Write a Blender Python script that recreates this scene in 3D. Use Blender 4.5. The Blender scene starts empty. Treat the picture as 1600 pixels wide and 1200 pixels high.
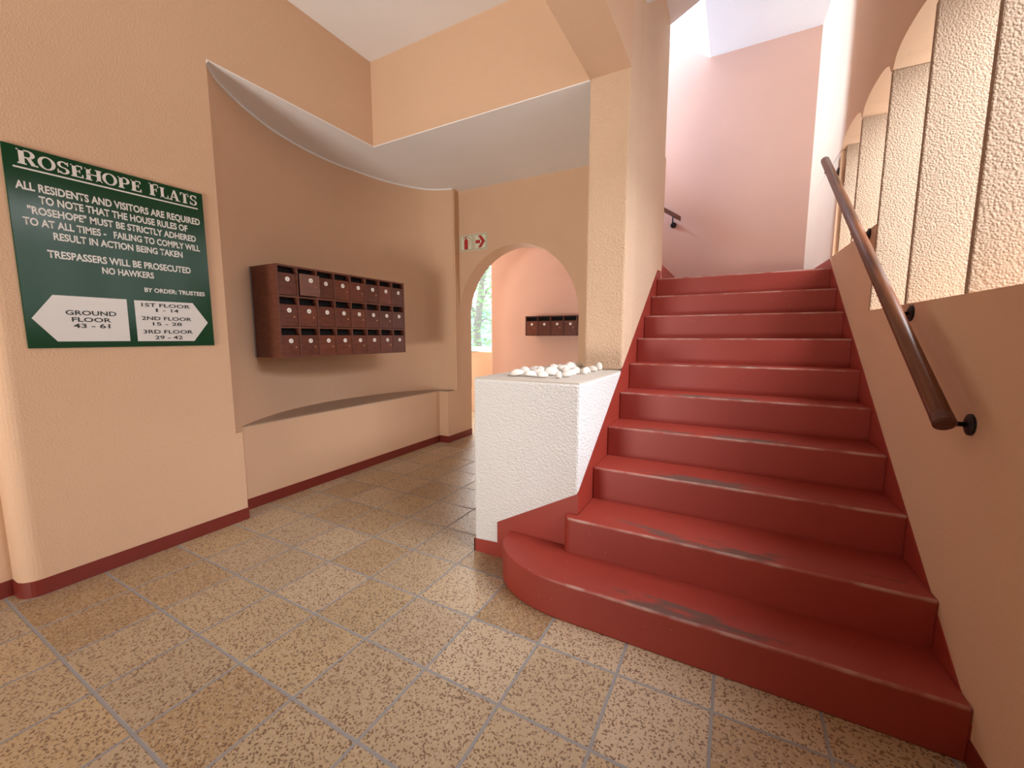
import bpy, bmesh, math, random
from mathutils import Vector, Matrix
random.seed(7)
S = bpy.context.scene
COL = S.collection

# ------------------------------------------------------------------ camera
cd = bpy.data.cameras.new('camera')
cam = bpy.data.objects.new('camera', cd)
COL.objects.link(cam)
cd.sensor_width = 36.0
cd.lens = 639.07 / 1600 * 36
cd.clip_start = 0.05
cam.location = (0, 0, 1.23)
cam.rotation_euler = (math.radians(90 - 6.669), 0, math.radians(28.561))
S.camera = cam

# ------------------------------------------------------------------ world, light, exposure
S.view_settings.view_transform = 'Standard'
S.view_settings.look = 'None'
S.view_settings.gamma = 1
S.view_settings.use_curve_mapping = False
S.view_settings.exposure = 0.12

W = bpy.data.worlds.new('overcast_sky')
S.world = W
W.use_nodes = True
wn = W.node_tree.nodes
wn['Background'].inputs['Color'].default_value = (0.93, 0.97, 1.0, 1)
wn['Background'].inputs['Strength'].default_value = 3.0


def area(name, loc, target, sx, sy, power, color, spread=180):
    l = bpy.data.lights.new(name, 'AREA')
    l.shape = 'RECTANGLE'
    l.size, l.size_y = sx, sy
    l.energy = power
    l.color = color
    l.spread = math.radians(spread)
    o = bpy.data.objects.new(name, l)
    COL.objects.link(o)
    o.location = loc
    o.rotation_euler = (Vector(target) - Vector(loc)).to_track_quat('-Z', 'Y').to_euler()
    return o


# daylight entering by the entrance, by the finned openings, by the stair window and by the passage window, plus added fill lamps
area('entrance_daylight', (-1.75, -3.1, 1.3), (-1.0, 3.0, 1.1), 1.1, 2.0, 8, (1.0, 0.97, 0.94))
area('ceiling_fill', (-1.75, -3.25, 0.25), (-1.3, 1.6, 3.6), 1.4, 0.8, 85, (1.0, 0.94, 0.86), 110)  # added fill lamp, lifts the ceilings and upper walls
area('fin_daylight', (3.2, 1.2, 4.3), (-0.6, 2.3, 0.5), 3.6, 3.0, 680, (0.97, 0.96, 1.0))
area('stair_window_daylight', (-3.65, 4.75, 3.7), (0.0, 4.5, 2.6), 0.35, 1.5, 440, (0.46, 0.70, 1.0))
area('passage_daylight', (-4.4, 5.95, 1.9), (-2.6, 4.8, 1.2), 1.6, 1.7, 150, (0.92, 0.97, 1.0))
area('passage_fill', (-1.0, 4.70, 1.5), (-3.2, 4.5, 1.2), 0.7, 1.6, 9, (1.0, 0.95, 0.92))  # added fill lamp for the arch jamb, no opening behind it

# ------------------------------------------------------------------ materials
def new_mat(name):
    m = bpy.data.materials.new(name)
    m.use_nodes = True
    n = m.node_tree.nodes
    return m, n, m.node_tree.links, n['Principled BSDF']


def node(n, t, **kw):
    x = n.new(t)
    for k, v in kw.items():
        if k in x.inputs.keys():
            x.inputs[k].default_value = v
        else:
            setattr(x, k, v)
    return x


def mix(n, l, fac, a, b, mode='MIX'):
    x = n.new('ShaderNodeMix')
    x.data_type = 'RGBA'
    x.blend_type = mode
    for s, v in ((0, fac), (6, a), (7, b)):
        if hasattr(v, 'links'):
            l.new(v, x.inputs[s])
        elif s == 0:
            x.inputs[s].default_value = v
        else:
            x.inputs[s].default_value = (*v, 1)
    return x.outputs[2]


def math_(n, l, op, *a):
    x = n.new('ShaderNodeMath')
    x.operation = op
    for i, v in enumerate(a):
        if hasattr(v, 'links'):
            l.new(v, x.inputs[i])
        else:
            x.inputs[i].default_value = v
    return x.outputs[0]


def ramp(n, l, fac, stops):
    x = n.new('ShaderNodeValToRGB')
    e = x.color_ramp.elements
    while len(e) < len(stops):
        e.new(0.5)
    for i, (p, c) in enumerate(stops):
        e[i].position = p
        e[i].color = (*c, 1) if len(c) == 3 else c
    l.new(fac, x.inputs[0])
    return x.outputs[0]


def plaster(name, col, grain=90, depth=0.35, coarse=0, dist=0.004, rough=0.85, mottle=0.06):
    m, n, l, b = new_mat(name)
    tc = node(n, 'ShaderNodeTexCoord')
    n1 = node(n, 'ShaderNodeTexNoise', Scale=1.4, Detail=5.0)
    l.new(tc.outputs['Object'], n1.inputs['Vector'])
    c = mix(n, l, n1.outputs['Fac'], tuple(x * (1 - mottle) for x in col), tuple(min(1, x * (1 + mottle)) for x in col))
    l.new(c, b.inputs['Base Color'])
    b.inputs['Roughness'].default_value = rough
    n2 = node(n, 'ShaderNodeTexNoise', Scale=grain, Detail=3.0, Roughness=0.6)
    l.new(tc.outputs['Object'], n2.inputs['Vector'])
    h = n2.outputs['Fac']
    if coarse:
        v = node(n, 'ShaderNodeTexVoronoi', Scale=coarse, feature='SMOOTH_F1', Smoothness=0.6)
        l.new(tc.outputs['Object'], v.inputs['Vector'])
        h = math_(n, l, 'ADD', math_(n, l, 'MULTIPLY', math_(n, l, 'SUBTRACT', 1.0, v.outputs['Distance']), 0.9), math_(n, l, 'MULTIPLY', h, 0.7))
    bp = node(n, 'ShaderNodeBump', Strength=depth, Distance=dist)
    l.new(h, bp.inputs['Height'])
    l.new(bp.outputs[0], b.inputs['Normal'])
    return m


def plain(name, col, rough=0.5, metal=0.0, spec=0.5):
    m, n, l, b = new_mat(name)
    b.inputs['Base Color'].default_value = (*col, 1)
    b.inputs['Roughness'].default_value = rough
    b.inputs['Metallic'].default_value = metal
    b.inputs['Specular IOR Level'].default_value = spec
    return m


def wood(name, a, bcol, rough=0.4, scale=(6, 6, 60)):
    m, n, l, b = new_mat(name)
    tc = node(n, 'ShaderNodeTexCoord')
    mp = node(n, 'ShaderNodeMapping')
    mp.inputs['Scale'].default_value = scale
    l.new(tc.outputs['Object'], mp.inputs[0])
    nz = node(n, 'ShaderNodeTexNoise', Scale=1.0, Detail=6.0, Roughness=0.65, Distortion=0.6)
    l.new(mp.outputs[0], nz.inputs['Vector'])
    oi = node(n, 'ShaderNodeObjectInfo')
    c = ramp(n, l, nz.outputs['Fac'], [(0.3, a), (0.7, bcol)])
    k = math_(n, l, 'ADD', 0.75, math_(n, l, 'MULTIPLY', oi.outputs['Random'], 0.5))
    hs = node(n, 'ShaderNodeHueSaturation')
    l.new(c, hs.inputs['Color'])
    l.new(k, hs.inputs['Value'])
    l.new(hs.outputs[0], b.inputs['Base Color'])
    b.inputs['Roughness'].default_value = rough
    bp = node(n, 'ShaderNodeBump', Strength=0.15, Distance=0.002)
    l.new(nz.outputs['Fac'], bp.inputs['Height'])
    l.new(bp.outputs[0], b.inputs['Normal'])
    return m


PEACH = (0.68, 0.455, 0.30)
M_wall = plaster('peach_wall_paint', PEACH, 130, 0.5)
M_pillar = plaster('peach_rough_plaster', (0.68, 0.49, 0.34), 130, 0.75, coarse=85, dist=0.006)
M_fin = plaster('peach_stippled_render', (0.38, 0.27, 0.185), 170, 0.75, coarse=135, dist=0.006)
M_stairwall = plaster('pink_wall_paint', (0.68, 0.43, 0.345), 110, 0.25)
M_white = plaster('white_ceiling_paint', (0.86, 0.85, 0.85), 120, 0.25)
M_counter = plaster('white_rough_plaster', (0.74, 0.745, 0.745), 130, 0.8, coarse=90, dist=0.006, mottle=0.02)
M_ctop = plaster('grey_white_counter_paint', (0.62, 0.57, 0.51), 140, 0.25, mottle=0.15)
M_ledge = plaster('brown_beige_ledge_paint', (0.40, 0.28, 0.20), 120, 0.25, mottle=0.12)
M_red = plaster('red_enamel_paint', (0.30, 0.038, 0.024), 60, 0.12, rough=0.42, mottle=0.12)
M_redbase = plaster('dark_red_enamel_paint', (0.18, 0.022, 0.014), 60, 0.12, rough=0.4, mottle=0.12)
M_mail = wood('dark_mahogany', (0.085, 0.018, 0.010), (0.17, 0.045, 0.022), 0.38, (14, 14, 60))
M_mailframe = wood('mahogany_frame', (0.075, 0.02, 0.012), (0.14, 0.045, 0.025), 0.4, (14, 14, 60))
M_mailpale = wood('faded_mahogany', (0.15, 0.06, 0.042), (0.20, 0.09, 0.065), 0.45, (14, 14, 60))
M_slotshade = plain('slot_shade_black', (0.006, 0.004, 0.004), 0.9)
M_rail = wood('varnished_handrail_wood', (0.085, 0.025, 0.008), (0.19, 0.060, 0.02), 0.33, (30, 3, 3))
M_iron = plain('black_iron', (0.012, 0.010, 0.010), 0.45, 0.3)
M_alu = plain('grey_metal_strip', (0.35, 0.33, 0.31), 0.4, 0.8)
M_brass = plain('brass_lock', (0.55, 0.33, 0.2), 0.35, 0.9)
M_disc = plain('white_enamel', (0.85, 0.82, 0.78), 0.4)
M_black = plain('black_lettering', (0.015, 0.02, 0.015), 0.5)
M_green = plain('green_acrylic', (0.006, 0.050, 0.018), 0.16, 0.0, 0.28)
M_letter = plain('white_lettering', (0.72, 0.72, 0.68), 0.5)
M_panelw = plain('white_sign_panel', (0.70, 0.68, 0.66), 0.3)
M_glow = plain('pale_green_sign', (0.70, 0.72, 0.55), 0.4)
M_signred = plain('sign_red', (0.42, 0.03, 0.025), 0.5)
M_frame = plain('pale_turquoise_frame', (0.50, 0.78, 0.74), 0.4)
M_bark = plaster('grey_bark', (0.20, 0.17, 0.15), 40, 0.8)
M_leaf = plain('green_leaf', (0.20, 0.48, 0.12), 0.5)
M_turq = plain('turquoise_paint', (0.35, 0.80, 0.80), 0.6)
M_ground = plaster('pale_paving', (0.50, 0.48, 0.45), 20, 0.3)

m, n, l, b = new_mat('window_glass')
n.remove(b)
gl = node(n, 'ShaderNodeBsdfGlossy', Roughness=0.02)
tr = node(n, 'ShaderNodeBsdfTransparent')
ms = node(n, 'ShaderNodeMixShader')
ms.inputs[0].default_value = 0.06
l.new(tr.outputs[0], ms.inputs[1])
l.new(gl.outputs[0], ms.inputs[2])
l.new(ms.outputs[0], n['Material Output'].inputs[0])
M_glass = m

# pebbles
m, n, l, b = new_mat('white_pebble')
oi = node(n, 'ShaderNodeObjectInfo')
l.new(ramp(n, l, oi.outputs['Random'], [(0.0, (0.80, 0.76, 0.68)), (0.6, (0.86, 0.84, 0.80)), (1.0, (0.72, 0.62, 0.50))]), b.inputs['Base Color'])
b.inputs['Roughness'].default_value = 0.5
M_peb = m

# floor tiles: square speckled tiles with grey joints
m, n, l, b = new_mat('speckled_floor_tiles')
tc = node(n, 'ShaderNodeTexCoord')
sx = node(n, 'ShaderNodeSeparateXYZ')
l.new(tc.outputs['Object'], sx.inputs[0])
P = 0.3155
u = math_(n, l, 'DIVIDE', math_(n, l, 'ADD', sx.outputs[0], 0.002 + 20 * P), P)
v = math_(n, l, 'DIVIDE', math_(n, l, 'ADD', sx.outputs[1], 20 * P - 1.382), P)
wob = node(n, 'ShaderNodeTexNoise', Scale=14.0, Detail=3.0)
l.new(tc.outputs['Object'], wob.inputs['Vector'])
wv = math_(n, l, 'MULTIPLY', math_(n, l, 'SUBTRACT', wob.outputs['Fac'], 0.5), 0.016)
def edge(t):
    f = math_(n, l, 'FRACT', math_(n, l, 'ADD', t, wv))
    return math_(n, l, 'MINIMUM', f, math_(n, l, 'SUBTRACT', 1.0, f))
e = math_(n, l, 'MINIMUM', edge(u), edge(v))
grout = ramp(n, l, e, [(0.013, (1, 1, 1)), (0.021, (0, 0, 0))])
cx = node(n, 'ShaderNodeCombineXYZ')
l.new(math_(n, l, 'FLOOR', u), cx.inputs[0])
l.new(math_(n, l, 'FLOOR', v), cx.inputs[1])
wn_ = node(n, 'ShaderNodeTexWhiteNoise')
l.new(cx.outputs[0], wn_.inputs['Vector'])
base = ramp(n, l, wn_.outputs['Value'], [(0.0, (0.42, 0.275, 0.135)), (0.25, (0.56, 0.43, 0.26)), (0.5, (0.49, 0.38, 0.25)), (0.75, (0.63, 0.50, 0.34)), (1.0, (0.54, 0.39, 0.21))])
sp = node(n, 'ShaderNodeTexVoronoi', Scale=180.0)
l.new(tc.outputs['Object'], sp.inputs['Vector'])
sep = node(n, 'ShaderNodeSeparateColor')
l.new(sp.outputs['Color'], sep.inputs[0])
c1 = mix(n, l, ramp(n, l, sep.outputs[0], [(0.74, (0, 0, 0)), (0.77, (0.9, 0.9, 0.9))]), base, (0.16, 0.09, 0.05))
c2 = mix(n, l, ramp(n, l, sep.outputs[1], [(0.80, (0, 0, 0)), (0.84, (0.6, 0.6, 0.6))]), c1, (0.62, 0.52, 0.38))
big = node(n, 'ShaderNodeTexNoise', Scale=3.0, Detail=4.0)
l.new(tc.outputs['Object'], big.inputs['Vector'])
c3 = mix(n, l, math_(n, l, 'MULTIPLY', big.outputs['Fac'], 0.35), c2, (0.27, 0.20, 0.14))
c4 = mix(n, l, grout, c3, (0.31, 0.31, 0.315))
l.new(c4, b.inputs['Base Color'])
b.inputs['Roughness'].default_value = 0.5
l.new(ramp(n, l, grout, [(0, (0.42, 0.42, 0.42)), (1, (0.9, 0.9, 0.9))]), b.inputs['Roughness'])
bp = node(n, 'ShaderNodeBump', Strength=0.6, Distance=0.003)
hh = math_(n, l, 'SUBTRACT', math_(n, l, 'MULTIPLY', wob.outputs['Fac'], 0.3), grout)
l.new(hh, bp.inputs['Height'])
l.new(bp.outputs[0], b.inputs['Normal'])
M_floor = m

# stair paint with worn treads; each step's origin lies on its nosing line
m, n, l, b = new_mat('worn_red_step_paint')
tc = node(n, 'ShaderNodeTexCoord')
geo = node(n, 'ShaderNodeNewGeometry')
sx = node(n, 'ShaderNodeSeparateXYZ')
l.new(tc.outputs['Object'], sx.inputs[0])
sn = node(n, 'ShaderNodeSeparateXYZ')
l.new(geo.outputs['Normal'], sn.inputs[0])
oi = node(n, 'ShaderNodeObjectInfo')
va = node(n, 'ShaderNodeVectorMath', operation='ADD')
l.new(tc.outputs['Object'], va.inputs[0])
l.new(oi.outputs['Location'], va.inputs[1])
mp = node(n, 'ShaderNodeMapping')
mp.inputs['Scale'].default_value = (3.2, 13, 3)
l.new(va.outputs[0], mp.inputs[0])
nz = node(n, 'ShaderNodeTexNoise', Scale=1.0, Detail=7.0, Roughness=0.62)
l.new(mp.outputs[0], nz.inputs['Vector'])
top = ramp(n, l, sn.outputs[2], [(0.6, (0, 0, 0)), (0.8, (1, 1, 1))])
xw = ramp(n, l, math_(n, l, 'ADD', math_(n, l, 'ABSOLUTE', math_(n, l, 'ADD', sx.outputs[0], 0.10)), 0.0), [(0.12, (1, 1, 1)), (0.45, (0, 0, 0))])
yw = ramp(n, l, sx.outputs[1], [(0.0, (1, 1, 1)), (0.06, (0.9, 0.9, 0.9)), (0.17, (0, 0, 0))])
thr = math_(n, l, 'ADD', nz.outputs['Fac'], math_(n, l, 'MULTIPLY', math_(n, l, 'MULTIPLY', xw, yw), 0.22))
wear = math_(n, l, 'MULTIPLY', ramp(n, l, thr, [(0.645, (0, 0, 0)), (0.72, (1, 1, 1))]), top)
n2 = node(n, 'ShaderNodeTexNoise', Scale=2.5, Detail=6.0)
l.new(va.outputs[0], n2.inputs['Vector'])
red = mix(n, l, n2.outputs['Fac'], (0.25, 0.029, 0.019), (0.345, 0.048, 0.031))
c1 = mix(n, l, math_(n, l, 'MULTIPLY', wear, 0.85), red, (0.10, 0.060, 0.048))
# pale scuffs along the nosing
dist = math_(n, l, 'ADD', math_(n, l, 'ABSOLUTE', sx.outputs[1]), math_(n, l, 'ABSOLUTE', sx.outputs[2]))
nm = node(n, 'ShaderNodeTexNoise', Scale=9.0, Detail=5.0)
l.new(va.outputs[0], nm.inputs['Vector'])
sc = math_(n, l, 'MULTIPLY', ramp(n, l, dist, [(0.006, (1, 1, 1)), (0.012, (0, 0, 0))]), ramp(n, l, nm.outputs['Fac'], [(0.40, (0.15, 0.15, 0.15)), (0.62, (1, 1, 1))]))
c2 = mix(n, l, math_(n, l, 'MULTIPLY', sc, 0.75), c1, (0.50, 0.33, 0.28))
fl = node(n, 'ShaderNodeTexVoronoi', Scale=16.0)
l.new(va.outputs[0], fl.inputs['Vector'])
c3 = mix(n, l, ramp(n, l, fl.outputs['Distance'], [(0.025, (0.5, 0.5, 0.5)), (0.045, (0, 0, 0))]), c2, (0.6, 0.42, 0.38))
l.new(c3, b.inputs['Base Color'])
l.new(ramp(n, l, wear, [(0, (0.46, 0.46, 0.46)), (1, (0.7, 0.7, 0.7))]), b.inputs['Roughness'])
wvt = node(n, 'ShaderNodeTexWave', Scale=32.0)
wvt.bands_direction = 'Y'
l.new(tc.outputs['Object'], wvt.inputs['Vector'])
hg = math_(n, l, 'ADD', math_(n, l, 'MULTIPLY', math_(n, l, 'MULTIPLY', wvt.outputs['Fac'], yw), 0.25), math_(n, l, 'MULTIPLY', n2.outputs['Fac'], 0.5))
bp = node(n, 'ShaderNodeBump', Strength=0.3, Distance=0.004)
l.new(hg, bp.inputs['Height'])
l.new(bp.outputs[0], b.inputs['Normal'])
M_step = m

# ------------------------------------------------------------------ mesh helpers
def put(name, bm, mat, parent=None, loc=None, smooth=False, bevel=0, seg=2):
    bmesh.ops.recalc_face_normals(bm, faces=bm.faces)
    me = bpy.data.meshes.new(name)
    if loc is not None:
        bmesh.ops.translate(bm, verts=bm.verts, vec=-Vector(loc))
    bm.to_mesh(me)
    bm.free()
    me.materials.append(mat)
    if smooth:
        for p in me.polygons:
            p.use_smooth = True
    o = bpy.data.objects.new(name, me)
    COL.objects.link(o)
    if loc is not None:
        o.location = loc
    if parent is not None:
        o.parent = parent
        if loc is not None:
            o.location = Vector(loc)
    if bevel:
        md = o.modifiers.new('bevel', 'BEVEL')
        md.width = bevel
        md.segments = seg
        md.limit_method = 'ANGLE'
        md.angle_limit = math.radians(50)
    return o


def prism(bm, pts, a0, a1, axis='z', M=None):
    f = {'z': lambda p, a: (p[0], p[1], a), 'x': lambda p, a: (a, p[0], p[1]), 'y': lambda p, a: (p[0], a, p[1])}[axis]
    lo = [bm.verts.new(f(p, a0)) for p in pts]
    hi = [bm.verts.new(f(p, a1)) for p in pts]
    k = len(pts)
    bm.faces.new(lo)
    bm.faces.new(hi[::-1])
    for i in range(k):
        bm.faces.new((lo[i], hi[i], hi[(i + 1) % k], lo[(i + 1) % k]))
    if M is not None:
        bmesh.ops.transform(bm, matrix=M, verts=lo + hi)
    return bm


def box(bm, x0, x1, y0, y1, z0, z1, M=None):
    return prism(bm, [(x0, y0), (x1, y0), (x1, y1), (x0, y1)], z0, z1, 'z', M)


def tube(bm, pts, r, seg=14, caps=True):
    pts = [Vector(p) for p in pts]
    rad = r if isinstance(r, (list, tuple)) else [r] * len(pts)
    rings = []
    up = None
    for i, p in enumerate(pts):
        t = (pts[min(i + 1, len(pts) - 1)] - pts[max(i - 1, 0)]).normalized()
        if up is None:
            up = Vector((0, 0, 1)) if abs(t.z) < 0.9 else Vector((1, 0, 0))
        a = t.cross(up).normalized()
        c = a.cross(t).normalized()
        up = c
        rings.append([bm.verts.new(p + rad[i] * (a * math.cos(2 * math.pi * k / seg) + c * math.sin(2 * math.pi * k / seg))) for k in range(seg)])
    for A, B in zip(rings[:-1], rings[1:]):
        for k in range(seg):
            bm.faces.new((A[k], A[(k + 1) % seg], B[(k + 1) % seg], B[k]))
    if caps:
        bm.faces.new(rings[0][::-1])
        bm.faces.new(rings[-1])
    return bm


def empty(name, loc=(0, 0, 0), rz=0.0):
    o = bpy.data.objects.new(name, None)
    o.empty_display_size = 0.1
    COL.objects.link(o)
    o.location = loc
    o.rotation_euler = (0, 0, rz)
    return o


def tag(o, label, cat, group=None):
    o['label'] = label
    o['category'] = cat
    if group:
        o['group'] = group
    return o


def struct(name, bm, mat, **kw):
    o = put(name, bm, mat, **kw)
    if o.parent is None:
        o['kind'] = 'structure'
    return o


B = bmesh.new

# ------------------------------------------------------------------ plan data (metres, camera at the origin in plan)
XS = -0.65                                    # wall plane on the left of the stairs
ANG = math.atan(0.026)
def xr(y): return 0.655 - 0.026 * (y - 1.55)  # wall plane on the right of the stairs
MR = Matrix.Translation((0.655, 1.55, 0)) @ Matrix.Rotation(ANG, 4, 'Z')
def sR(y): return (y - 1.55) / math.cos(ANG)  # length along the right wall
NICHE = [(-2.845, 1.44), (-2.895, 1.470), (-3.010, 1.585), (-3.172, 1.830), (-3.325, 2.170), (-3.410, 2.63), (-3.375, 3.10), (-3.290, 3.42), (-3.150, 3.67), (-3.00, 3.79), (-2.845, 3.846)]
def smooth_poly(P, k=6):
    out = []
    for i in range(len(P) - 1):
        p0 = Vector(P[max(i - 1, 0)]); p1 = Vector(P[i]); p2 = Vector(P[i + 1]); p3 = Vector(P[min(i + 2, len(P) - 1)])
        for j in range(k):
            t = j / k
            out.append(tuple(0.5 * ((2 * p1) + (p2 - p0) * t + (2 * p0 - 5 * p1 + 4 * p2 - p3) * t * t + (3 * p1 - p0 - 3 * p2 + p3) * t ** 3)))
    out.append(tuple(P[-1]))
    return out
CURVE = smooth_poly(NICHE)
def arc(cx, cy, rx, ry, a0, a1, k=10):
    return [(cx + rx * math.cos(math.radians(a0 + (a1 - a0) * i / k)), cy + ry * math.sin(math.radians(a0 + (a1 - a0) * i / k))) for i in range(k + 1)]

# ------------------------------------------------------------------ setting
bm = B(); box(bm, -6.0, 1.2, -3.6, 6.0, -0.12, 0.0)
struct('floor', bm, M_floor)

corner = arc(-2.915, 0.54, 0.07, 0.07, -90, 0, 8)
bm = B()
prism(bm, [(-4.2, -3.2), (-2.97, -3.2), (-2.97, 0.47)] + corner + CURVE + [(-2.845, 3.852), (-2.835, 3.862), (-2.84, 3.88), (-2.855, 3.89), (-2.855, 4.2), (-4.2, 4.2)], 0.598, 2.86)
prism(bm, [(-4.2, -3.2), (-2.97, -3.2), (-2.97, 0.47)] + corner + [(-2.841, 1.44), (-2.841, 1.478), (-2.92, 1.478)] + [p for p in CURVE if p[1] > 1.52 and p[1] < 3.84] + [(-2.86, 3.84), (-2.86, 4.2), (-4.2, 4.2)], 0, 0.598)
prism(bm, [(-4.2, -3.2), (-2.97, -3.2), (-2.97, 0.47)] + corner + [(-2.845, 2.72), (-4.2, 2.72)], 2.86, 3.7)
struct('wall_left', bm, M_wall)

bm = B()
prism(bm, CURVE + [(-2.835, 3.97), (-0.912, 3.97), (-0.912, 2.722), (-2.845, 2.722)], 2.852, 2.86)
struct('ceiling_recess', bm, M_white)
# white bead where the niche meets its soffit
bm = B()
inner = [(x + 0.010 * (1 if True else 0), y) for x, y in CURVE]
ring = []
for i, (x, y) in enumerate(CURVE):
    a = Vector(CURVE[max(i - 1, 0)]); c = Vector(CURVE[min(i + 1, len(CURVE) - 1)])
    t = (c - a).normalized(); nn = Vector((t.y, -t.x))
    if nn.x < 0: nn = -nn
    ring.append((x + nn.x * 0.006, y + nn.y * 0.006))
prism(bm, CURVE + ring[::-1], 2.838, 2.852)
struct('trim_1', bm, M_white)

bm = B(); box(bm, -2.845, -0.912, 2.72, 3.97, 2.86, 3.7)
struct('wall_center', bm, M_wall)

ell = arc(-2.13, 1.44, 0.73, 0.77, 180, 0, 48)
bm = B()
prism(bm, ell + [(-1.40, 0), (-0.66, 0), (-0.66, 2.86), (-2.86, 2.86)], 3.97, 4.2, 'y')
struct('wall_arch', bm, M_wall, bevel=0.008)

bm = B(); box(bm, -2.97, -0.912, -3.2, 2.72, 3.53, 3.7)
struct('ceiling', bm, M_white)
bm = B(); box(bm, XS, 0.95, -3.2, 3.09, 3.45, 4.3)
struct('ceiling_entrance', bm, M_white)
bm = B(); box(bm, -0.912, XS, -3.2, 2.72, 2.86, 4.3)
struct('trim_2', bm, M_wall)                              # beam above the pillar, running to the entrance

# stair wall behind the pillar, and the wall between lobby and second flight
bm = B()
box(bm, -0.912, XS, 2.98, 4.09, 0.0, 4.6)
box(bm, -3.6, -0.912, 4.02, 4.2, 2.86, 6.3)
struct('wall_stair_left', bm, M_pillar, bevel=0.012)

bm = B(); box(bm, -0.912, XS, 2.72, 2.98, 1.005, 4.6)
pillar = put('pillar', bm, M_pillar, bevel=0.012)
tag(pillar, 'square peach plastered pillar standing on the white counter beside the stairs', 'pillar')

bm = B(); box(bm, -3.15, 1.1, 5.15, 5.4, 0.0, 6.3); box(bm, -3.6, -3.15, 5.15, 5.4, 2.86, 6.3)
struct('wall_back', bm, M_stairwall, bevel=0.015)

# landing and second flight ceilings
bm = B()
box(bm, -3.6, -3.4, 4.02, 4.56, 2.86, 6.3); box(bm, -3.6, -3.4, 4.94, 5.4, 2.86, 6.3)
box(bm, -3.6, -3.4, 4.56, 4.94, 2.86, 2.95); box(bm, -3.6, -3.4, 4.56, 4.94, 4.45, 6.3)
struct('wall_stair_end', bm, M_wall)
bm = B()
box(bm, -0.404, 0.95, 3.09, 5.15, 4.17, 4.4)
prism(bm, [(-0.404, 4.17), (-0.404, 4.4), (-3.6, 6.475), (-3.6, 6.245)], 3.09, 5.15, 'y')
struct('ceiling_landing', bm, M_white)
bm = B()
prism(bm, [(-0.664, 4.135), (0.60, 3.285), (0.60, 3.09), (-0.66, 3.09)], 3.95, 4.12)
struct('trim_3', bm, M_white)

# right wall with two stepped openings under scalloped heads
def rbox(bm, s0, s1, z0, z1, t=0.32): return box(bm, 0, t, s0, s1, z0, z1, MR)
bays = [(0.94, 1.42), (1.42, 1.90), (1.90, 2.40), (2.40, 2.885), (2.905, 3.40), (3.40, 3.89)]
s = [sR(a) for a, _ in bays] + [sR(3.89)]
bm = B()
prism(bm, [(-4.9, 0), (3.70, 0), (3.70, 1.82), (sR(2.895), 1.82), (sR(2.895), 1.367), (-4.9, 1.367)], 0, 0.32, 'x', MR)
rbox(bm, -4.9, s[0], 1.367, 2.56)
rbox(bm, sR(3.89), 3.70, 1.82, 2.56)
head = [(-4.9, 4.4), (-4.9, 2.56)]
for a, c in bays:
    a, c = sR(a), sR(c)
    mid = (a + c) / 2
    for i in range(13):
        t = -1 + 2 * i / 12
        head.append((mid + t * (c - a) / 2, 2.565 + 0.085 * math.sqrt(max(0, 1 - abs(t) ** 2.6))))
head += [(3.70, 2.56), (3.70, 4.4)]
prism(bm, head, 0, 0.32, 'x', MR)
struct('wall_right', bm, M_wall)

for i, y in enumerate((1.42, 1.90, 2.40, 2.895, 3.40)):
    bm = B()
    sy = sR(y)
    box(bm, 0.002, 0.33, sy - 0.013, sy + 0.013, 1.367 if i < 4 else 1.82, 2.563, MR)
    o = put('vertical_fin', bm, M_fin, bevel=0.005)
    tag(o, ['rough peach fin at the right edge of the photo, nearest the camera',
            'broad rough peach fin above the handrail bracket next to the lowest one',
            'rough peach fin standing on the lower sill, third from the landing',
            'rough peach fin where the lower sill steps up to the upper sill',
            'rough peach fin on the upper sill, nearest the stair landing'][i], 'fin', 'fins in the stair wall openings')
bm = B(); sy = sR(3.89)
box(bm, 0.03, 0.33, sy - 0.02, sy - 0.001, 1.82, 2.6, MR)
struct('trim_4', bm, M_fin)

# walls closing the space behind the camera, with the entrance opening, and an added shading partition
bm = B()
prism(bm, [(-3.0, 0), (-2.35, 0), (-2.35, 2.3), (-1.15, 2.3), (-1.15, 0), (1.0, 0), (1.0, 3.6), (-3.0, 3.6)], -3.0, -2.8, 'y')
box(bm, -1.05, 0.70, -1.20, -1.05, 0, 3.45)  # added unseen partition, keeps entrance light off the right side of the stairs
struct('wall_entrance_and_baffle', bm, M_wall)

# passage behind the arch
bm = B()
box(bm, -6.0, -3.55, 5.58, 5.75, 0, 0.985)
box(bm, -3.55, -3.15, 5.40, 5.75, 0, 0.985)
box(bm, -6.0, -4.75, 5.58, 5.75, 0.985, 3.0)
box(bm, -4.75, -3.15, 5.58, 5.75, 2.5, 3.0)
box(bm, -6.0, -5.85, 3.9, 5.58, 0, 3.0)
struct('wall_passage', bm, M_wall)
bm = B(); box(bm, -6.0, -1.95, 4.2, 5.58, 2.86, 3.0)
struct('ceiling_passage', bm, M_white)

win = empty('window_1', (-3.95, 5.62, 0.985)); win['kind'] = 'structure'
def wpart(name, bm, mat, **kw):
    o = put(name, bm, mat, **kw); o.parent = win; o.matrix_parent_inverse = Matrix.Translation((3.95, -5.62, -0.985)); return o
bm = B()
box(bm, -4.75, -3.15, 5.60, 5.68, 1.0, 1.06); box(bm, -4.75, -3.15, 5.60, 5.68, 2.44, 2.5)
box(bm, -4.75, -4.69, 5.60, 5.68, 1.06, 2.44); box(bm, -3.21, -3.15, 5.60, 5.68, 1.06, 2.44); 
wpart('window_frame', bm, M_frame)
bm = B(); box(bm, -4.75, -3.15, 5.55, 5.76, 0.985, 1.0)
wpart('window_sill', bm, M_frame)
bm = B(); box(bm, -4.69, -3.21, 5.635, 5.641, 1.06, 2.44)
wpart('window_pane', bm, M_glass)

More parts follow.
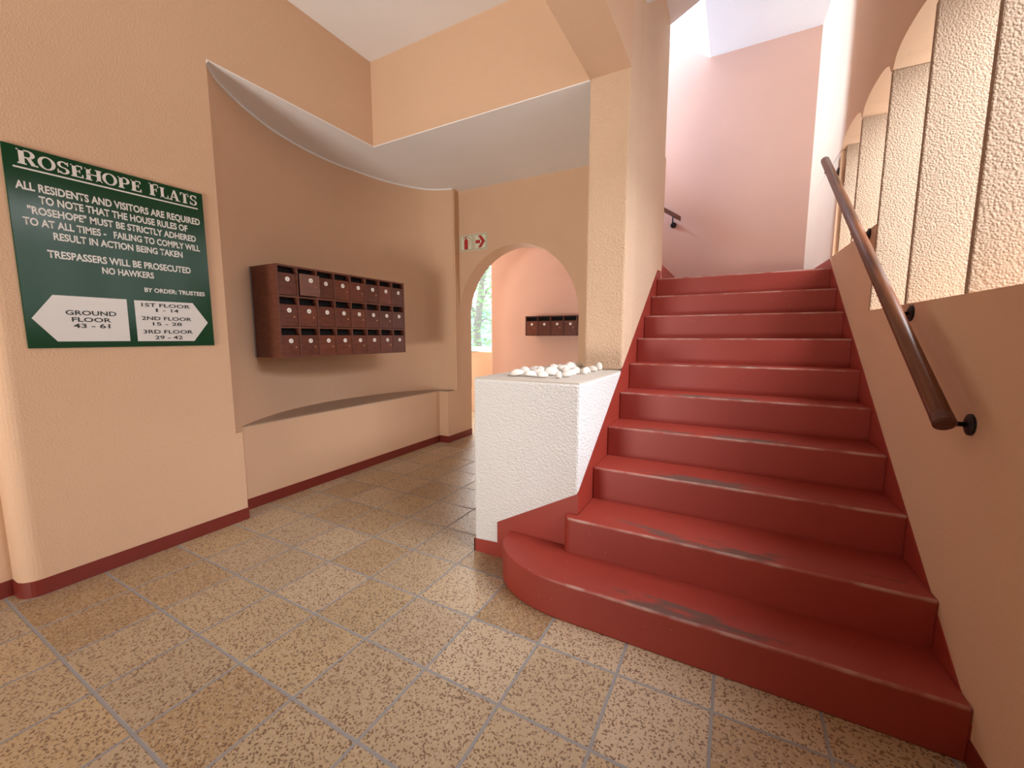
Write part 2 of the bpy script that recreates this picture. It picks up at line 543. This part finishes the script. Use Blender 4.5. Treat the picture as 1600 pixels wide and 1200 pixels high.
# outdoors seen through the passage window
bm = B(); box(bm, -12, 0, 6.0, 14, -0.2, -0.1)
struct('ground', bm, M_ground)
bm = B(); box(bm, -9.4, -6.05, 11.2, 11.6, -0.1, 2.0)
box(bm, -9.4, -6.05, 11.1, 11.7, 2.0, 2.12)
o = put('garden_building', bm, M_turq); tag(o, 'pale turquoise building behind the tree outside the passage window', 'building')
tree = empty('tree', (-5.6, 8.5, -0.1)); tag(tree, 'leafy tree with grey trunk outside the passage window', 'tree')
bm = B()
tube(bm, [(0, 0, 0), (0.02, 0, 0.9), (-0.05, 0.05, 1.5), (0.08, 0.0, 2.1), (0.16, 0, 2.7), (0.4, 0.1, 3.4), (0.7, 0.1, 4.0)], [0.13, 0.11, 0.10, 0.09, 0.06, 0.045, 0.02], 10)
tube(bm, [(0.06, 0, 2.0), (0.3, 0, 2.45), (0.75, 0.1, 2.7)], [0.04, 0.03, 0.012], 8)
tube(bm, [(-0.02, 0, 1.75), (-0.3, 0.1, 2.2), (-0.6, 0.0, 2.9)], [0.05, 0.035, 0.015], 8)
tube(bm, [(0.0, 0, 1.6), (0.3, -0.1, 1.75), (0.7, -0.1, 1.6)], [0.03, 0.02, 0.01], 8)
tr_ = put('trunk', bm, M_bark, smooth=True); tr_.parent = tree
bm = B()
for i in range(1500):
    c = Vector((random.gauss(0.15, 0.55), random.gauss(0, 0.5), random.uniform(0.9, 4.2)))
    if random.random() < 0.25: c.x += 0.4
    r = random.uniform(0.05, 0.10)
    R = Matrix.Rotation(random.uniform(0, 6.28), 4, 'Z') @ Matrix.Rotation(random.uniform(-1.2, 1.2), 4, 'X')
    q = [bm.verts.new(c + R @ Vector(p) * r) for p in ((-1, 0, 0), (0, 0.45, 0.15), (1, 0, 0), (0, -0.45, 0.15))]
    bm.faces.new(q)
lf = put('foliage', bm, M_leaf); lf.parent = tree

# ------------------------------------------------------------------ baseboards and painted stringers
bm = B()
base = [(-2.97, -2.8), (-2.97, 0.47)] + corner + [(-2.841, 1.44), (-2.841, 1.478), (-2.92, 1.478), (-2.985, 1.555), (-2.985, 3.72), (-2.86, 3.72), (-2.86, 4.2)]
def skirting(bm, path, t, z0, z1):
    V = [Vector(p) for p in path]
    outp = []
    for i, p in enumerate(V):
        d0 = (V[i] - V[i - 1]).normalized() if i else (V[1] - V[0]).normalized()
        d1 = (V[i + 1] - V[i]).normalized() if i < len(V) - 1 else d0
        n0, n1 = Vector((d0.y, -d0.x)), Vector((d1.y, -d1.x))
        k = (n0 + n1).normalized()
        q = max(0.4, k.dot(n0))
        outp.append(p + k * t / q)
    for i in range(len(V) - 1):
        prism(bm, [tuple(V[i]), tuple(V[i + 1]), tuple(outp[i + 1]), tuple(outp[i])], z0, z1)
skirting(bm, base, 0.004, 0.0, 0.078)
struct('baseboard_left', bm, M_redbase)
bm = B(); skirting(bm, [(-1.40, 4.2), (-1.40, 3.97), (-0.92, 3.97)], 0.004, 0, 0.078)
struct('baseboard_arch', bm, M_redbase)
bm = B(); skirting(bm, [(0.655 + 0.026 * 4.2, -2.8), (xr(1.55), 1.548)][::-1], 0.004, 0, 0.078)
struct('baseboard_right', bm, M_redbase)
bm = B(); skirting(bm, [(-3.15, 5.15), (-0.7, 5.15)], 0.004, 0, 0.078)
struct('baseboard_back', bm, M_redbase)

# ------------------------------------------------------------------ bench along the niche
bench = empty('wall_bench', (-3.0, 2.6, 0)); tag(bench, 'low built-in plaster bench under the mailboxes in the curved niche', 'bench')
def under(root, name, bm, mat, **kw):
    o = put(name, bm, mat, **kw)
    o.parent = root
    o.matrix_parent_inverse = root.matrix_basis.inverted() if root.type == 'EMPTY' else Matrix()
    return o
bm = B(); prism(bm, [(-2.985, 3.72), (-2.86, 3.72), (-2.86, 3.84)] + [(x, y) for x, y in CURVE[::-1] if x < -2.985 and y > 1.5] + [(-2.985, 1.56)], 0.0, 0.598)
under(bench, 'bench_body', bm, M_wall)
bm = B(); prism(bm, [(-2.983, 3.718), (-2.858, 3.718), (-2.858, 3.84)] + [(x, y) for x, y in CURVE[::-1] if x < -2.985 and y > 1.5] + [(-2.983, 1.56)], 0.598, 0.606)
under(bench, 'bench_top', bm, M_ledge)

# ------------------------------------------------------------------ counter
cnt = empty('counter', (-0.95, 2.4, 0)); tag(cnt, 'white rough-plastered counter with grey top at the foot of the red stairs', 'counter')
bm = B()
prism(bm, [(-1.259, 1.87), (-0.647, 1.87), (-0.647, 2.98), (-0.915, 2.98), (-0.915, 3.12), (-1.259, 3.12)], 0, 0.998)
under(cnt, 'counter_body', bm, M_counter, bevel=0.010)
bm = B()
prism(bm, [(-1.254, 1.875), (-0.652, 1.875), (-0.652, 2.719), (-0.915, 2.719), (-0.915, 3.115), (-1.254, 3.115)], 0.996, 1.0045)
under(cnt, 'counter_top', bm, M_ctop)
bm = B()
prism(bm, [(-1.264, 0.0), (-0.643, 0.0), (-0.643, 0.455), (-1.108, 0.205), (-1.108, 0.083), (-1.264, 0.072)], 1.864, 1.871, 'y')
box(bm, -1.264, -1.257, 1.864, 3.12, 0, 0.075)
o = under(cnt, 'painted_skirting', bm, M_red); o['label'] = 'red painted skirting stepping up along the counter front'

# ------------------------------------------------------------------ stairs
st = empty('staircase', (0, 1.55, 0)); tag(st, 'wide staircase of worn red painted steps rising to a landing', 'stairs')
YS = [1.55, 1.805, 2.112, 2.385, 2.655, 2.905, 3.133, 3.372, 3.630, 3.877]
RI = 0.1735
for k, y in enumerate(YS):
    y2 = YS[k + 1] if k < 9 else 5.15
    z = RI * (k + 1)
    if k == 0:
        nose = [(-0.60 - 0.43 * abs(math.sin(math.radians(a))) ** 0.95, 1.866 - 0.316 * abs(math.cos(math.radians(a))) ** 0.9) for a in range(0, 91, 6)]
        pts = [(xr(y), y)] + nose + [(-0.646, 1.866), (-0.646, 1.90), (xr(1.90), 1.90)]
    elif k == 1:
        nose = [(-0.66 - 0.045 * math.sin(math.radians(a)), 1.866 - 0.061 * math.cos(math.radians(a))) for a in range(0, 91, 15)]
        pts = [(xr(y), y)] + nose + [(-0.646, 1.866), (-0.646, y2 + 0.03), (xr(y2 + 0.03), y2 + 0.03)]
    else:
        e = 0.03 if k < 9 else 0
        pts = [(xr(y), y), (-0.646, y), (-0.646, min(y2 + e, 5.15)), (xr(y2 + e), min(y2 + e, 5.15))]
    bm = B()
    prism(bm, pts, max(0, z - RI - (0.03 if k < 9 else RI)), z)
    o = put('step', bm, M_step, loc=(0, y, z), bevel=0.007)
    o.parent = st; o.matrix_parent_inverse = st.matrix_basis.inverted()
# stringers painted on the walls
bm = B()
prism(bm, [(1.87, 0.0), (1.87, 0.455), (3.909, 1.818), (4.09, 1.83), (4.09, 0.0)], XS, XS + 0.0035, 'x')
under(st, 'stringer', bm, M_red)
bm = B()
prism(bm, [(0.0, 0.0), (0.0, 0.121), (sR(3.97), 1.815), (sR(5.14), 1.835), (sR(5.14), 0.5), (sR(3.9), 0.5)], -0.0035, 0.0, 'x', MR)
under(st, 'stringer', bm, M_red)
# second flight turning left behind the stair wall
st2 = empty('staircase', (-0.7, 4.7, 1.735)); tag(st2, 'second flight turning left from the landing, showing only its dark red skirting', 'stairs')
for k in range(5):
    z = 1.735 + RI * (k + 1)
    x1 = -0.66 - 0.25 * k
    bm = B(); box(bm, x1 - 0.28, x1, 4.21, 5.15, z - 0.18, z)
    o = put('step', bm, M_step, loc=(x1, 4.21, z)); o.parent = st2; o.matrix_parent_inverse = st2.matrix_basis.inverted()
bm = B(); prism(bm, [(-0.646, 1.735), (-0.646, 1.835), (-0.70, 1.875), (-1.9, 2.76), (-1.9, 2.6), (-0.70, 1.735)], 5.146, 5.15, 'y')
under(st2, 'stringer', bm, M_redbase)

# ------------------------------------------------------------------ handrails
rail = empty('handrail', (0.57, 1.74, 1.0)); tag(rail, 'long round wooden handrail rising on black wall brackets along the right stair wall', 'handrail')
def rz(y): return 1.012 + 0.694 * (y - 1.76)
def rx(y): return xr(y) - 0.082
bm = B(); tube(bm, [(rx(1.705), 1.705, rz(1.705)), (rx(1.715), 1.715, rz(1.715)), (rx(2.8), 2.8, rz(2.8)), (rx(3.95), 3.95, rz(3.95)), (rx(3.96), 3.96, rz(3.96))], [0.022, 0.0275, 0.0275, 0.0275, 0.022], 20)
under(rail, 'rail', bm, M_rail, smooth=True).modifiers.new('edge', 'EDGE_SPLIT')
bm = B(); tube(bm, [(rx(1.690), 1.690, rz(1.690)), (rx(1.694), 1.694, rz(1.694)), (rx(1.722), 1.722, rz(1.722))], [0.022, 0.0282, 0.0282], 20)
o = under(rail, 'end_cap', bm, M_mailframe, smooth=True); o.modifiers.new('edge', 'EDGE_SPLIT'); o['label'] = 'darker end of the handrail'
for y, z in ((1.76, 0.959), (2.31, 1.325), (3.01, 1.79), (3.93, 2.425)):
    br = B()
    X = xr(y)
    tube(br, [(X - 0.008, y, z), (X - 0.060, y, z), (X - 0.076, y, z + 0.010), (X - 0.082, y, rz(y) - 0.02)], 0.0075, 10)
    br2 = under(rail, 'bracket', br, M_iron, smooth=True)
    br = B(); tube(br, [(X, y, z), (X - 0.006, y, z), (X - 0.012, y, z)], [0.034, 0.033, 0.018], 20)
    q = put('wall_plate', br, M_iron); q.parent = br2
    br = B()
    d = Vector((-0.026, 1, 0.694)).normalized() * 0.035
    c = Vector((rx(y), y, rz(y) - 0.0275))
    tube(br, [c - d, c - d * 0.6, c + d * 0.6, c + d], [0.006, 0.014, 0.014, 0.006], 10)
    q = put('saddle', br, M_iron); q.parent = br2

r2 = empty('handrail', (-0.61, 5.08, 2.53)); tag(r2, 'short dark flat handrail end on the landing wall at the top of the stairs', 'handrail')
bm = B(); prism(bm, [(-0.615, 2.505), (-0.615, 2.555), (-1.8, 3.36), (-1.8, 3.31)], 5.05, 5.09, 'y')
under(r2, 'rail', bm, M_mailframe, bevel=0.005)
bm = B(); tube(bm, [(-0.70, 5.15, 2.49), (-0.70, 5.09, 2.49), (-0.70, 5.07, 2.50), (-0.70, 5.07, 2.565)], 0.008, 8)
bq = under(r2, 'bracket', bm, M_iron, smooth=True)
bm = B(); tube(bm, [(-0.70, 5.15, 2.49), (-0.70, 5.135, 2.49)], [0.034, 0.03], 18)
q = put('wall_plate', bm, M_iron); q.parent = bq

# ------------------------------------------------------------------ lettering
FONT = None
def text_mesh(txt, size, align='CENTER', offset=0.0, space=1.0):
    cu = bpy.data.curves.new('t', 'FONT')
    cu.body = txt
    cu.size = size
    cu.align_x = align
    cu.offset = offset
    cu.space_character = space
    cu.resolution_u = 3
    ob = bpy.data.objects.new('t', cu)
    COL.objects.link(ob)
    dg = bpy.context.evaluated_depsgraph_get()
    me = bpy.data.meshes.new_from_object(ob.evaluated_get(dg))
    bpy.data.objects.remove(ob)
    bpy.data.curves.remove(cu)
    return me


def lettering(txt, M, width, height, mat, parent, name='lettering', offset=0.0, depth=0.0008):
    """text fitted in a width x height box centred on the origin of M (x right, y up)"""
    me = text_mesh(txt, 1.0, offset=offset)
    xs = [v.co.x for v in me.vertices]; ys = [v.co.y for v in me.vertices]
    cap = 0.70
    sx_ = width / (max(xs) - min(xs)); sy_ = height / cap
    cx_ = (max(xs) + min(xs)) / 2
    for v in me.vertices:
        v.co = M @ Vector(((v.co.x - cx_) * sx_, (v.co.y - cap / 2) * sy_, 0))
    me.materials.clear(); me.materials.append(mat)
    me.name = name
    o = bpy.data.objects.new(name, me); COL.objects.link(o)
    o.parent = parent
    if parent.type == 'EMPTY':
        o.matrix_parent_inverse = parent.matrix_basis.inverted()
    return o

# slab-serif capitals, drawn as strokes: each glyph = (advance, list of polygons)
def stroke_box(x0, y0, x1, y1): return [(x0, y0), (x1, y0), (x1, y1), (x0, y1)]
def ring_seg(cx, cy, rx, ry, tx, ty, a0, a1, k=14):
    o_ = arc(cx, cy, rx, ry, a0, a1, k); i_ = arc(cx, cy, rx - tx, ry - ty, a0, a1, k)
    return [[o_[j], o_[j + 1], i_[j + 1], i_[j]] for j in range(k)]
T, Sf = 0.235, 0.09           # stem and serif thickness
def serif(x, y): return stroke_box(x - 0.07, y, x + T + 0.07, y + Sf)
GL = {
 'R': (0.86, [stroke_box(0.1, 0, 0.1 + T, 1), serif(0.1, 0), stroke_box(0.03, 1 - Sf, 0.5, 1), stroke_box(0.2, 0.44, 0.5, 0.53)] + ring_seg(0.48, 0.72, 0.30, 0.28, 0.19, 0.09, -90, 90) + [[(0.42, 0.46), (0.60, 0.46), (0.82, 0.0), (0.60, 0.0)], stroke_box(0.58, 0, 0.88, Sf)]),
 'O': (0.92, ring_seg(0.46, 0.5, 0.44, 0.52, 0.20, 0.09, 0, 360, 28)),
 'S': (0.72, ring_seg(0.36, 0.735, 0.29, 0.275, 0.16, 0.09, 20, 270) + ring_seg(0.36, 0.265, 0.31, 0.28, 0.17, 0.09, -160, 90) + [stroke_box(0.57, 0.70, 0.64, 1.0), stroke_box(0.05, 0.0, 0.12, 0.32)]),
 'E': (0.76, [stroke_box(0.1, 0, 0.1 + T, 1), stroke_box(0.03, 0, 0.68, Sf), stroke_box(0.03, 1 - Sf, 0.66, 1), stroke_box(0.2, 0.47, 0.52, 0.55), stroke_box(0.61, 0, 0.69, 0.28), stroke_box(0.59, 0.74, 0.66, 1), stroke_box(0.48, 0.36, 0.54, 0.66)]),
 'H': (0.98, [stroke_box(0.1, 0, 0.1 + T, 1), stroke_box(0.68, 0, 0.68 + T, 1), stroke_box(0.2, 0.46, 0.8, 0.55), serif(0.1, 0), serif(0.1, 1 - Sf), serif(0.68, 0), serif(0.68, 1 - Sf)]),
 'P': (0.80, [stroke_box(0.1, 0, 0.1 + T, 1), serif(0.1, 0), stroke_box(0.03, 1 - Sf, 0.46, 1), stroke_box(0.2, 0.40, 0.46, 0.49)] + ring_seg(0.45, 0.70, 0.31, 0.30, 0.19, 0.09, -90, 90)),
 'F': (0.72, [stroke_box(0.1, 0, 0.1 + T, 1), serif(0.1, 0), stroke_box(0.03, 1 - Sf, 0.66, 1), stroke_box(0.2, 0.47, 0.52, 0.55), stroke_box(0.59, 0.72, 0.66, 1), stroke_box(0.48, 0.36, 0.54, 0.66)]),
 'L': (0.72, [stroke_box(0.1, 0, 0.1 + T, 1), serif(0.1, 1 - Sf), stroke_box(0.03, 0, 0.68, Sf), stroke_box(0.61, 0, 0.69, 0.32)]),
 'A': (0.92, [[(0.10, 0), (0.20, 0), (0.50, 1), (0.40, 1)], [(0.60, 0), (0.83, 0), (0.55, 1), (0.36, 1)], stroke_box(0.24, 0.28, 0.70, 0.36), stroke_box(0.0, 0, 0.30, Sf), stroke_box(0.54, 0, 0.93, Sf)]),
 'T': (0.80, [stroke_box(0.30, 0, 0.30 + T, 1), serif(0.30, 0), stroke_box(0.04, 1 - Sf, 0.76, 1), stroke_box(0.04, 0.70, 0.11, 1), stroke_box(0.69, 0.70, 0.76, 1)]),
 ' ': (0.50, []),
}
def slab_text(txt, M, x0, width, heights, mat, parent, depth=0.0012):
    tot = sum(GL[c][0] * h for c, h in zip(txt, heights))
    k = width / tot
    bm = B(); x = x0
    for c, h in zip(txt, heights):
        for j, poly in enumerate(GL[c][1]):
            q = [bm.verts.new(M @ Vector((x + px * k * h, py * heights[-1] * 0 + py * 0.055 * h, 0.0003 * (j % 2)))) for px, py in poly]
            bm.faces.new(q)
        x += GL[c][0] * k * h
    return under(parent, 'lettering', bm, mat)

# ------------------------------------------------------------------ green house-rules sign
XW = -2.845
sg = empty('notice_board', (XW, 0.97, 1.17)); tag(sg, 'green notice board of house rules with white lettering on the left wall', 'sign')
bm = B(); box(bm, XW, XW + 0.010, 0.590, 1.355, 1.174, 2.068)
under(sg, 'sign_panel', bm, M_green, bevel=0.002)
def MS(y, z, lift=0.0108): return Matrix.Translation((XW + lift, y, z)) @ Matrix(((0, 0, 1, 0), (1, 0, 0, 0), (0, 1, 0, 0), (0, 0, 0, 1)))
title = 'ROSEHOPE FLATS'
hs = [1.14 if i in (0, 9) else 1.0 for i in range(len(title))]
slab_text(title[:8], MS(0.630, 1.992), 0.0, 0.440, hs[:8], M_letter, sg)
slab_text(title[9:], MS(1.098, 1.992), 0.0, 0.228, hs[9:], M_letter, sg)
bm = B(); box(bm, XW + 0.010, XW + 0.0112, 0.617, 1.325, 1.972, 1.979); under(sg, 'underline', bm, M_letter)
for txt, y0, y1, zc, h in (
        ('ALL RESIDENTS AND VISITORS ARE REQUIRED', 0.616, 1.330, 1.901, 0.034),
        ('TO NOTE THAT THE HOUSE RULES OF', 0.683, 1.263, 1.850, 0.033),
        ('"ROSEHOPE" MUST BE STRICTLY ADHERED', 0.643, 1.302, 1.799, 0.032),
        ('TO AT ALL TIMES -', 0.625, 0.903, 1.747, 0.032), ('FAILING TO COMPLY WILL', 0.932, 1.318, 1.747, 0.032),
        ('RESULT IN ACTION BEING TAKEN', 0.715, 1.227, 1.696, 0.032),
        ('TRESPASSERS WILL BE PROSECUTED', 0.688, 1.261, 1.612, 0.033),
        ('NO HAWKERS', 0.872, 1.083, 1.561, 0.031),
        ('BY ORDER: TRUSTEES', 1.035, 1.324, 1.481, 0.022)):
    lettering(txt, MS((y0 + y1) / 2, zc), y1 - y0, h, M_letter, sg, offset=0.030)
for nm, pts in (('left_arrow', [(0.612, 1.312), (0.687, 1.423), (0.955, 1.423), (0.953, 1.204), (0.686, 1.205)]),
                ('right_arrow', [(0.986, 1.421), (1.255, 1.424), (1.327, 1.311), (1.248, 1.202), (0.985, 1.203)])):
    bm = B(); prism(bm, pts, XW + 0.010, XW + 0.0112, 'x')
    o = under(sg, nm, bm, M_panelw)
for txt, yc, zc, w_, h in (('GROUND', 0.815, 1.344, 0.185, 0.022), ('FLOOR', 0.813, 1.311, 0.143, 0.021), ('43 - 61', 0.811, 1.281, 0.134, 0.021),
                           ('1ST FLOOR', 1.127, 1.400, 0.226, 0.019), ('1', 1.080, 1.373, 0.010, 0.018), ('-', 1.113, 1.374, 0.014, 0.018), ('14', 1.163, 1.373, 0.036, 0.018),
                           ('2ND FLOOR', 1.126, 1.328, 0.232, 0.019), ('15 - 28', 1.124, 1.298, 0.136, 0.018),
                           ('3RD FLOOR', 1.127, 1.255, 0.232, 0.020), ('29 - 42', 1.125, 1.223, 0.130, 0.020)):
    lettering(txt, MS(yc, zc, 0.0120), w_, h, M_black, sg, offset=0.018)

# ------------------------------------------------------------------ fire signs over the arch
YA = 3.97
def MA(x, z, lift=0.0045): return Matrix.Translation((x, YA - lift, z)) @ Matrix(((1, 0, 0, 0), (0, 0, -1, 0), (0, 1, 0, 0), (0, 0, 0, 1)))
def flat(bm, polys, M):
    for p in polys:
        bm.faces.new([bm.verts.new(M @ Vector((u_, v_, 0))) for u_, v_ in p])
def border(a, t): return [[(-a, -a), (a, -a), (a, -a + t), (-a, -a + t)], [(-a, a - t), (a, a - t), (a, a), (-a, a)], [(-a, -a + t), (-a + t, -a + t), (-a + t, a - t), (-a, a - t)], [(a - t, -a + t), (a, -a + t), (a, a - t), (a - t, a - t)]]
for kind, xc in (('ext', -2.748), ('arrow', -2.562)):
    zc = 2.279
    e_ = empty('fire_sign', (xc, YA, zc - 0.088))
    tag(e_, 'small square fire extinguisher sign with a red extinguisher left of the arch' if kind == 'ext' else 'small square sign with a red arrow pointing right above the arch', 'sign', 'fire signs above the arch')
    bm = B(); box(bm, xc - 0.088, xc + 0.088, YA - 0.004, YA, zc - 0.088, zc + 0.088)
    under(e_, 'sign_panel', bm, M_glow)
    bm = B(); flat(bm, border(0.080, 0.004), MA(xc, zc)); under(e_, 'border', bm, M_black)
    bm = B()
    if kind == 'ext':
        flat(bm, [[(-0.03, -0.07), (0.022, -0.07), (0.022, 0.025), (0.016, 0.038), (0.004, 0.044), (-0.012, 0.044), (-0.024, 0.038), (-0.03, 0.025)],
                  [(-0.012, 0.044), (0.004, 0.044), (0.004, 0.056), (-0.012, 0.056)],
                  [(-0.045, 0.05), (-0.012, 0.056), (0.012, 0.066), (0.012, 0.072), (-0.02, 0.066), (-0.048, 0.056)]], MA(xc, zc))
        flat(bm, ring_seg(0.020, 0.030, 0.040, 0.032, 0.006, 0.006, 0, 110, 8), MA(xc, zc))
        flat(bm, [[(0.054, 0.030), (0.060, 0.030), (0.040, -0.02), (0.034, -0.02)]], MA(xc, zc))
        under(e_, 'extinguisher_symbol', bm, M_signred)
    else:
        flat(bm, [[(-0.062, -0.018), (0.0, -0.018), (0.0, 0.018), (-0.062, 0.018)],
                  [(-0.03, 0.066), (0.012, 0.066), (0.066, 0.0), (0.012, -0.066), (-0.03, -0.066), (0.02, 0.0)]], MA(xc, zc))
        under(e_, 'arrow_symbol', bm, M_signred)

# ------------------------------------------------------------------ mailboxes
def mailbox_unit(root, O, ux, un, cols, rows, cw, rh, depth, first, ajar=None, pale=(), locks=None):
    """front lower-left corner O; ux runs along the front, un points out of the front"""
    O, ux, un = Vector(O), Vector(ux), Vector(un)
    M = Matrix((( ux.x, 0, un.x, O.x), (ux.y, 0, un.y, O.y), (0, 1, 0, O.z), (0, 0, 0, 1)))   # local: x along, y up, z out
    t = 0.013
    Wd, Hd = cols * cw, rows * rh
    bm = B()
    def lb(x0, x1, y0, y1, z0, z1):
        prism(bm, [(x0, y0), (x1, y0), (x1, y1), (x0, y1)], z0, z1, 'z', M)
    for c in range(cols + 1):
        x0 = c * cw - (t / 2 if 0 < c < cols else (0 if c == 0 else t))
        lb(x0, x0 + t, 0, Hd, -depth, 0)
    for r in range(rows + 1):
        y0 = r * rh - (t / 2 if 0 < r < rows else (0 if r == 0 else t))
        for c in range(cols):
            lb(c * cw + t * (0.5 if c else 1), (c + 1) * cw - t * (0.5 if c < cols - 1 else 1), y0, y0 + t, -depth, 0)
    under(root, 'cabinet_body', bm, M_mailframe)
    bm = B(); prism(bm, [(t, t), (Wd - t, t), (Wd - t, Hd - t), (t, Hd - t)], -0.07, -0.06, 'z', M)
    under(root, 'slot_shade_panel', bm, M_slotshade)  # near-black sheet set forward, stands in for the shade inside the deep slots
    num = first
    for r in range(rows - 1, -1, -1):
        for c in range(cols):
            x0, x1 = c * cw + t * 0.5 + 0.002, (c + 1) * cw - t * 0.5 - 0.002
            y0, y1 = r * rh + t * 0.5 + 0.003, r * rh + rh * 0.745
            z0, z1 = -0.016, -0.003
            if ajar == (rows - 1 - r, c):
                x0 += 0.004; x1 += 0.022; y0 += 0.004; y1 += 0.006; z0, z1 = 0.004, 0.018
            bm = B(); prism(bm, [(x0, y0), (x1, y0), (x1, y1), (x0, y1)], z0, z1, 'z', M)
            dr = under(root, 'door', bm, M_mailpale if (rows - 1 - r, c) in pale else M_mail, bevel=0.0015)
            if ajar == (rows - 1 - r, c): dr['label'] = 'paler faded door standing proud of the cabinet'
            dx, dy = (x0 + x1) / 2 + 0.004, y1 - 0.042
            bm = B()
            p = [(dx + 0.0165 * math.cos(2 * math.pi * k / 20), dy + 0.0165 * math.sin(2 * math.pi * k / 20)) for k in range(20)]
            prism(bm, p, z1, z1 + 0.003, 'z', M)
            q = put('number_disc', bm, M_disc); q.parent = dr
            lettering(str(num), M @ Matrix.Translation((dx, dy, z1 + 0.0034)), 0.0055 if num < 10 else 0.0115, 0.0100, M_black, dr, name='number')
            if locks is None or (rows - 1 - r, c) in locks:
                bm = B()
                p = [(dx + 0.036 + 0.0065 * math.cos(2 * math.pi * k / 14), dy - 0.046 + 0.0065 * math.sin(2 * math.pi * k / 14)) for k in range(14)]
                prism(bm, p, z1, z1 + 0.004, 'z', M)
                q = put('lock', bm, M_brass); q.parent = dr
            num += 1

mb = empty('mailbox_cabinet', (-2.83, 2.398, 1.074)); tag(mb, 'dark mahogany mailbox cabinet of three rows of numbered doors in the curved niche', 'mailboxes')
lk = {(0, 1), (0, 3), (0, 4), (0, 5), (1, 0), (1, 1), (1, 3), (1, 4), (1, 5), (1, 6), (2, 0), (2, 1), (2, 2), (2, 3), (2, 4), (2, 6)}
mailbox_unit(mb, (-2.83, 1.771, 1.074), (0, 1, 0), (1, 0, 0), 8, 3, 0.15675, 0.2197, 0.30, 7, ajar=(0, 1), pale={(0, 1)}, locks=lk)
bm = B(); box(bm, -3.150, -3.130, 1.762, 1.79, 1.07, 1.735)
under(mb, 'mounting_strip', bm, M_alu)
for z in (1.12, 1.62):
    bm = B(); box(bm, -3.36, -3.13, 2.9, 2.95, z, z + 0.04)
    under(mb, 'mounting_batten', bm, M_mailframe)
m2 = empty('mailbox_cabinet', (-2.0, 4.87, 1.235)); tag(m2, 'single row of dark wooden mailboxes on the far wall seen through the arch', 'mailboxes')
mailbox_unit(m2, (-2.449, 4.87, 1.235), (1, 0, 0), (0, -1, 0), 6, 1, 0.1775, 0.255, 0.28, 31, locks={(0, 0), (0, 2), (0, 3)})

# ------------------------------------------------------------------ pebbles on the counter
PB = [(-1.083, 2.047, .082, .036, 'white pebble at the left end of the front row on the counter'),
      (-1.141, 2.262, .065, .035, 'white pebble behind the leftmost pebble on the counter'),
      (-1.005, 2.063, .068, .030, 'flat white pebble second in the front row on the counter'),
      (-1.030, 2.200, .076, .028, 'wide white pebble behind the second front pebble on the counter'),
      (-1.153, 2.446, .079, .026, 'wide white pebble in the left part of the back row'),
      (-1.100, 2.400, .046, .031, 'small tilted pebble beside the wide one at the back left of the pile'),
      (-0.918, 2.034, .057, .035, 'rounded white pebble third in the front row on the counter'),
      (-0.924, 2.170, .084, .044, 'largest white pebble near the middle of the counter pile'),
      (-1.060, 2.520, .056, .037, 'upright rounded pebble in the middle of the back row'),
      (-0.825, 2.036, .034, .036, 'narrow upright pebble nearest the counter front edge'),
      (-0.818, 2.129, .064, .029, 'low white pebble just behind the narrow upright one'),
      (-0.820, 2.225, .046, .034, 'round pebble at the right edge of the pile, behind the low one'),
      (-1.083, 2.690, .055, .025, 'thin pebble at the far back left of the counter pile'),
      (-1.020, 2.760, .085, .036, 'broad pale pebble at the far back of the counter pile'),
      (-0.979, 2.500, .079, .034, 'long pale pebble in the centre of the back half of the pile'),
      (-0.985, 2.640, .075, .046, 'tall white pebble at the back right, left of the pillar foot'),
      (-0.829, 2.320, .054, .040, 'tan streaked pebble on the right side of the pile'),
      (-0.780, 2.330, .036, .036, 'small pale pebble outermost on the right side of the pile'),
      (-0.795, 2.420, .046, .034, 'brownish pebble near the pillar, right side of the pile'),
      (-0.800, 2.540, .062, .033, 'low pebble near the pillar foot at the right end of the pile'),
      (-0.790, 2.645, .045, .047, 'upright tan pebble against the pillar foot'),
      (-1.000, 2.880, .040, .032, 'small pebble beside the left face of the pillar'),
      (-1.060, 2.960, .034, .032, 'small grey-white pebble farthest back on the counter'),
      (-0.930, 2.400, .040, .030, 'small pebble hemmed in at the centre of the counter pile')]
for x, y, w_, h_, lab in PB:
    w_, h_ = w_ * 1.12, h_ * 1.12
    bm = B()
    bmesh.ops.create_icosphere(bm, subdivisions=3, radius=1.0)
    ph = random.uniform(0, 6.28)
    dp = w_ * random.uniform(0.55, 0.8)
    for v in bm.verts:
        c = v.co
        k = 1 + 0.09 * math.sin(2.1 * c.x + ph) * math.cos(1.7 * c.y - ph) + 0.06 * math.sin(3 * c.z + 2 * ph)
        z = c.z * (1.0 if c.z > 0 else 0.35)
        v.co = Vector((c.x * w_ / 2 * k, c.y * dp / 2 * k, z * h_ / 1.35 * k))
    R = Matrix.Rotation(0.499 + random.uniform(-0.35, 0.35), 4, 'Z') @ Matrix.Rotation(random.uniform(-0.15, 0.15), 4, 'Y')
    bmesh.ops.transform(bm, matrix=R, verts=bm.verts)
    zmin = min(v.co.z for v in bm.verts)
    bmesh.ops.translate(bm, vec=(x, y, 1.0045 - zmin), verts=bm.verts)
    o = put('pebble', bm, M_peb, loc=(x, y, 1.0045), smooth=True)
    tag(o, lab, 'pebble', 'white pebbles piled on the counter')
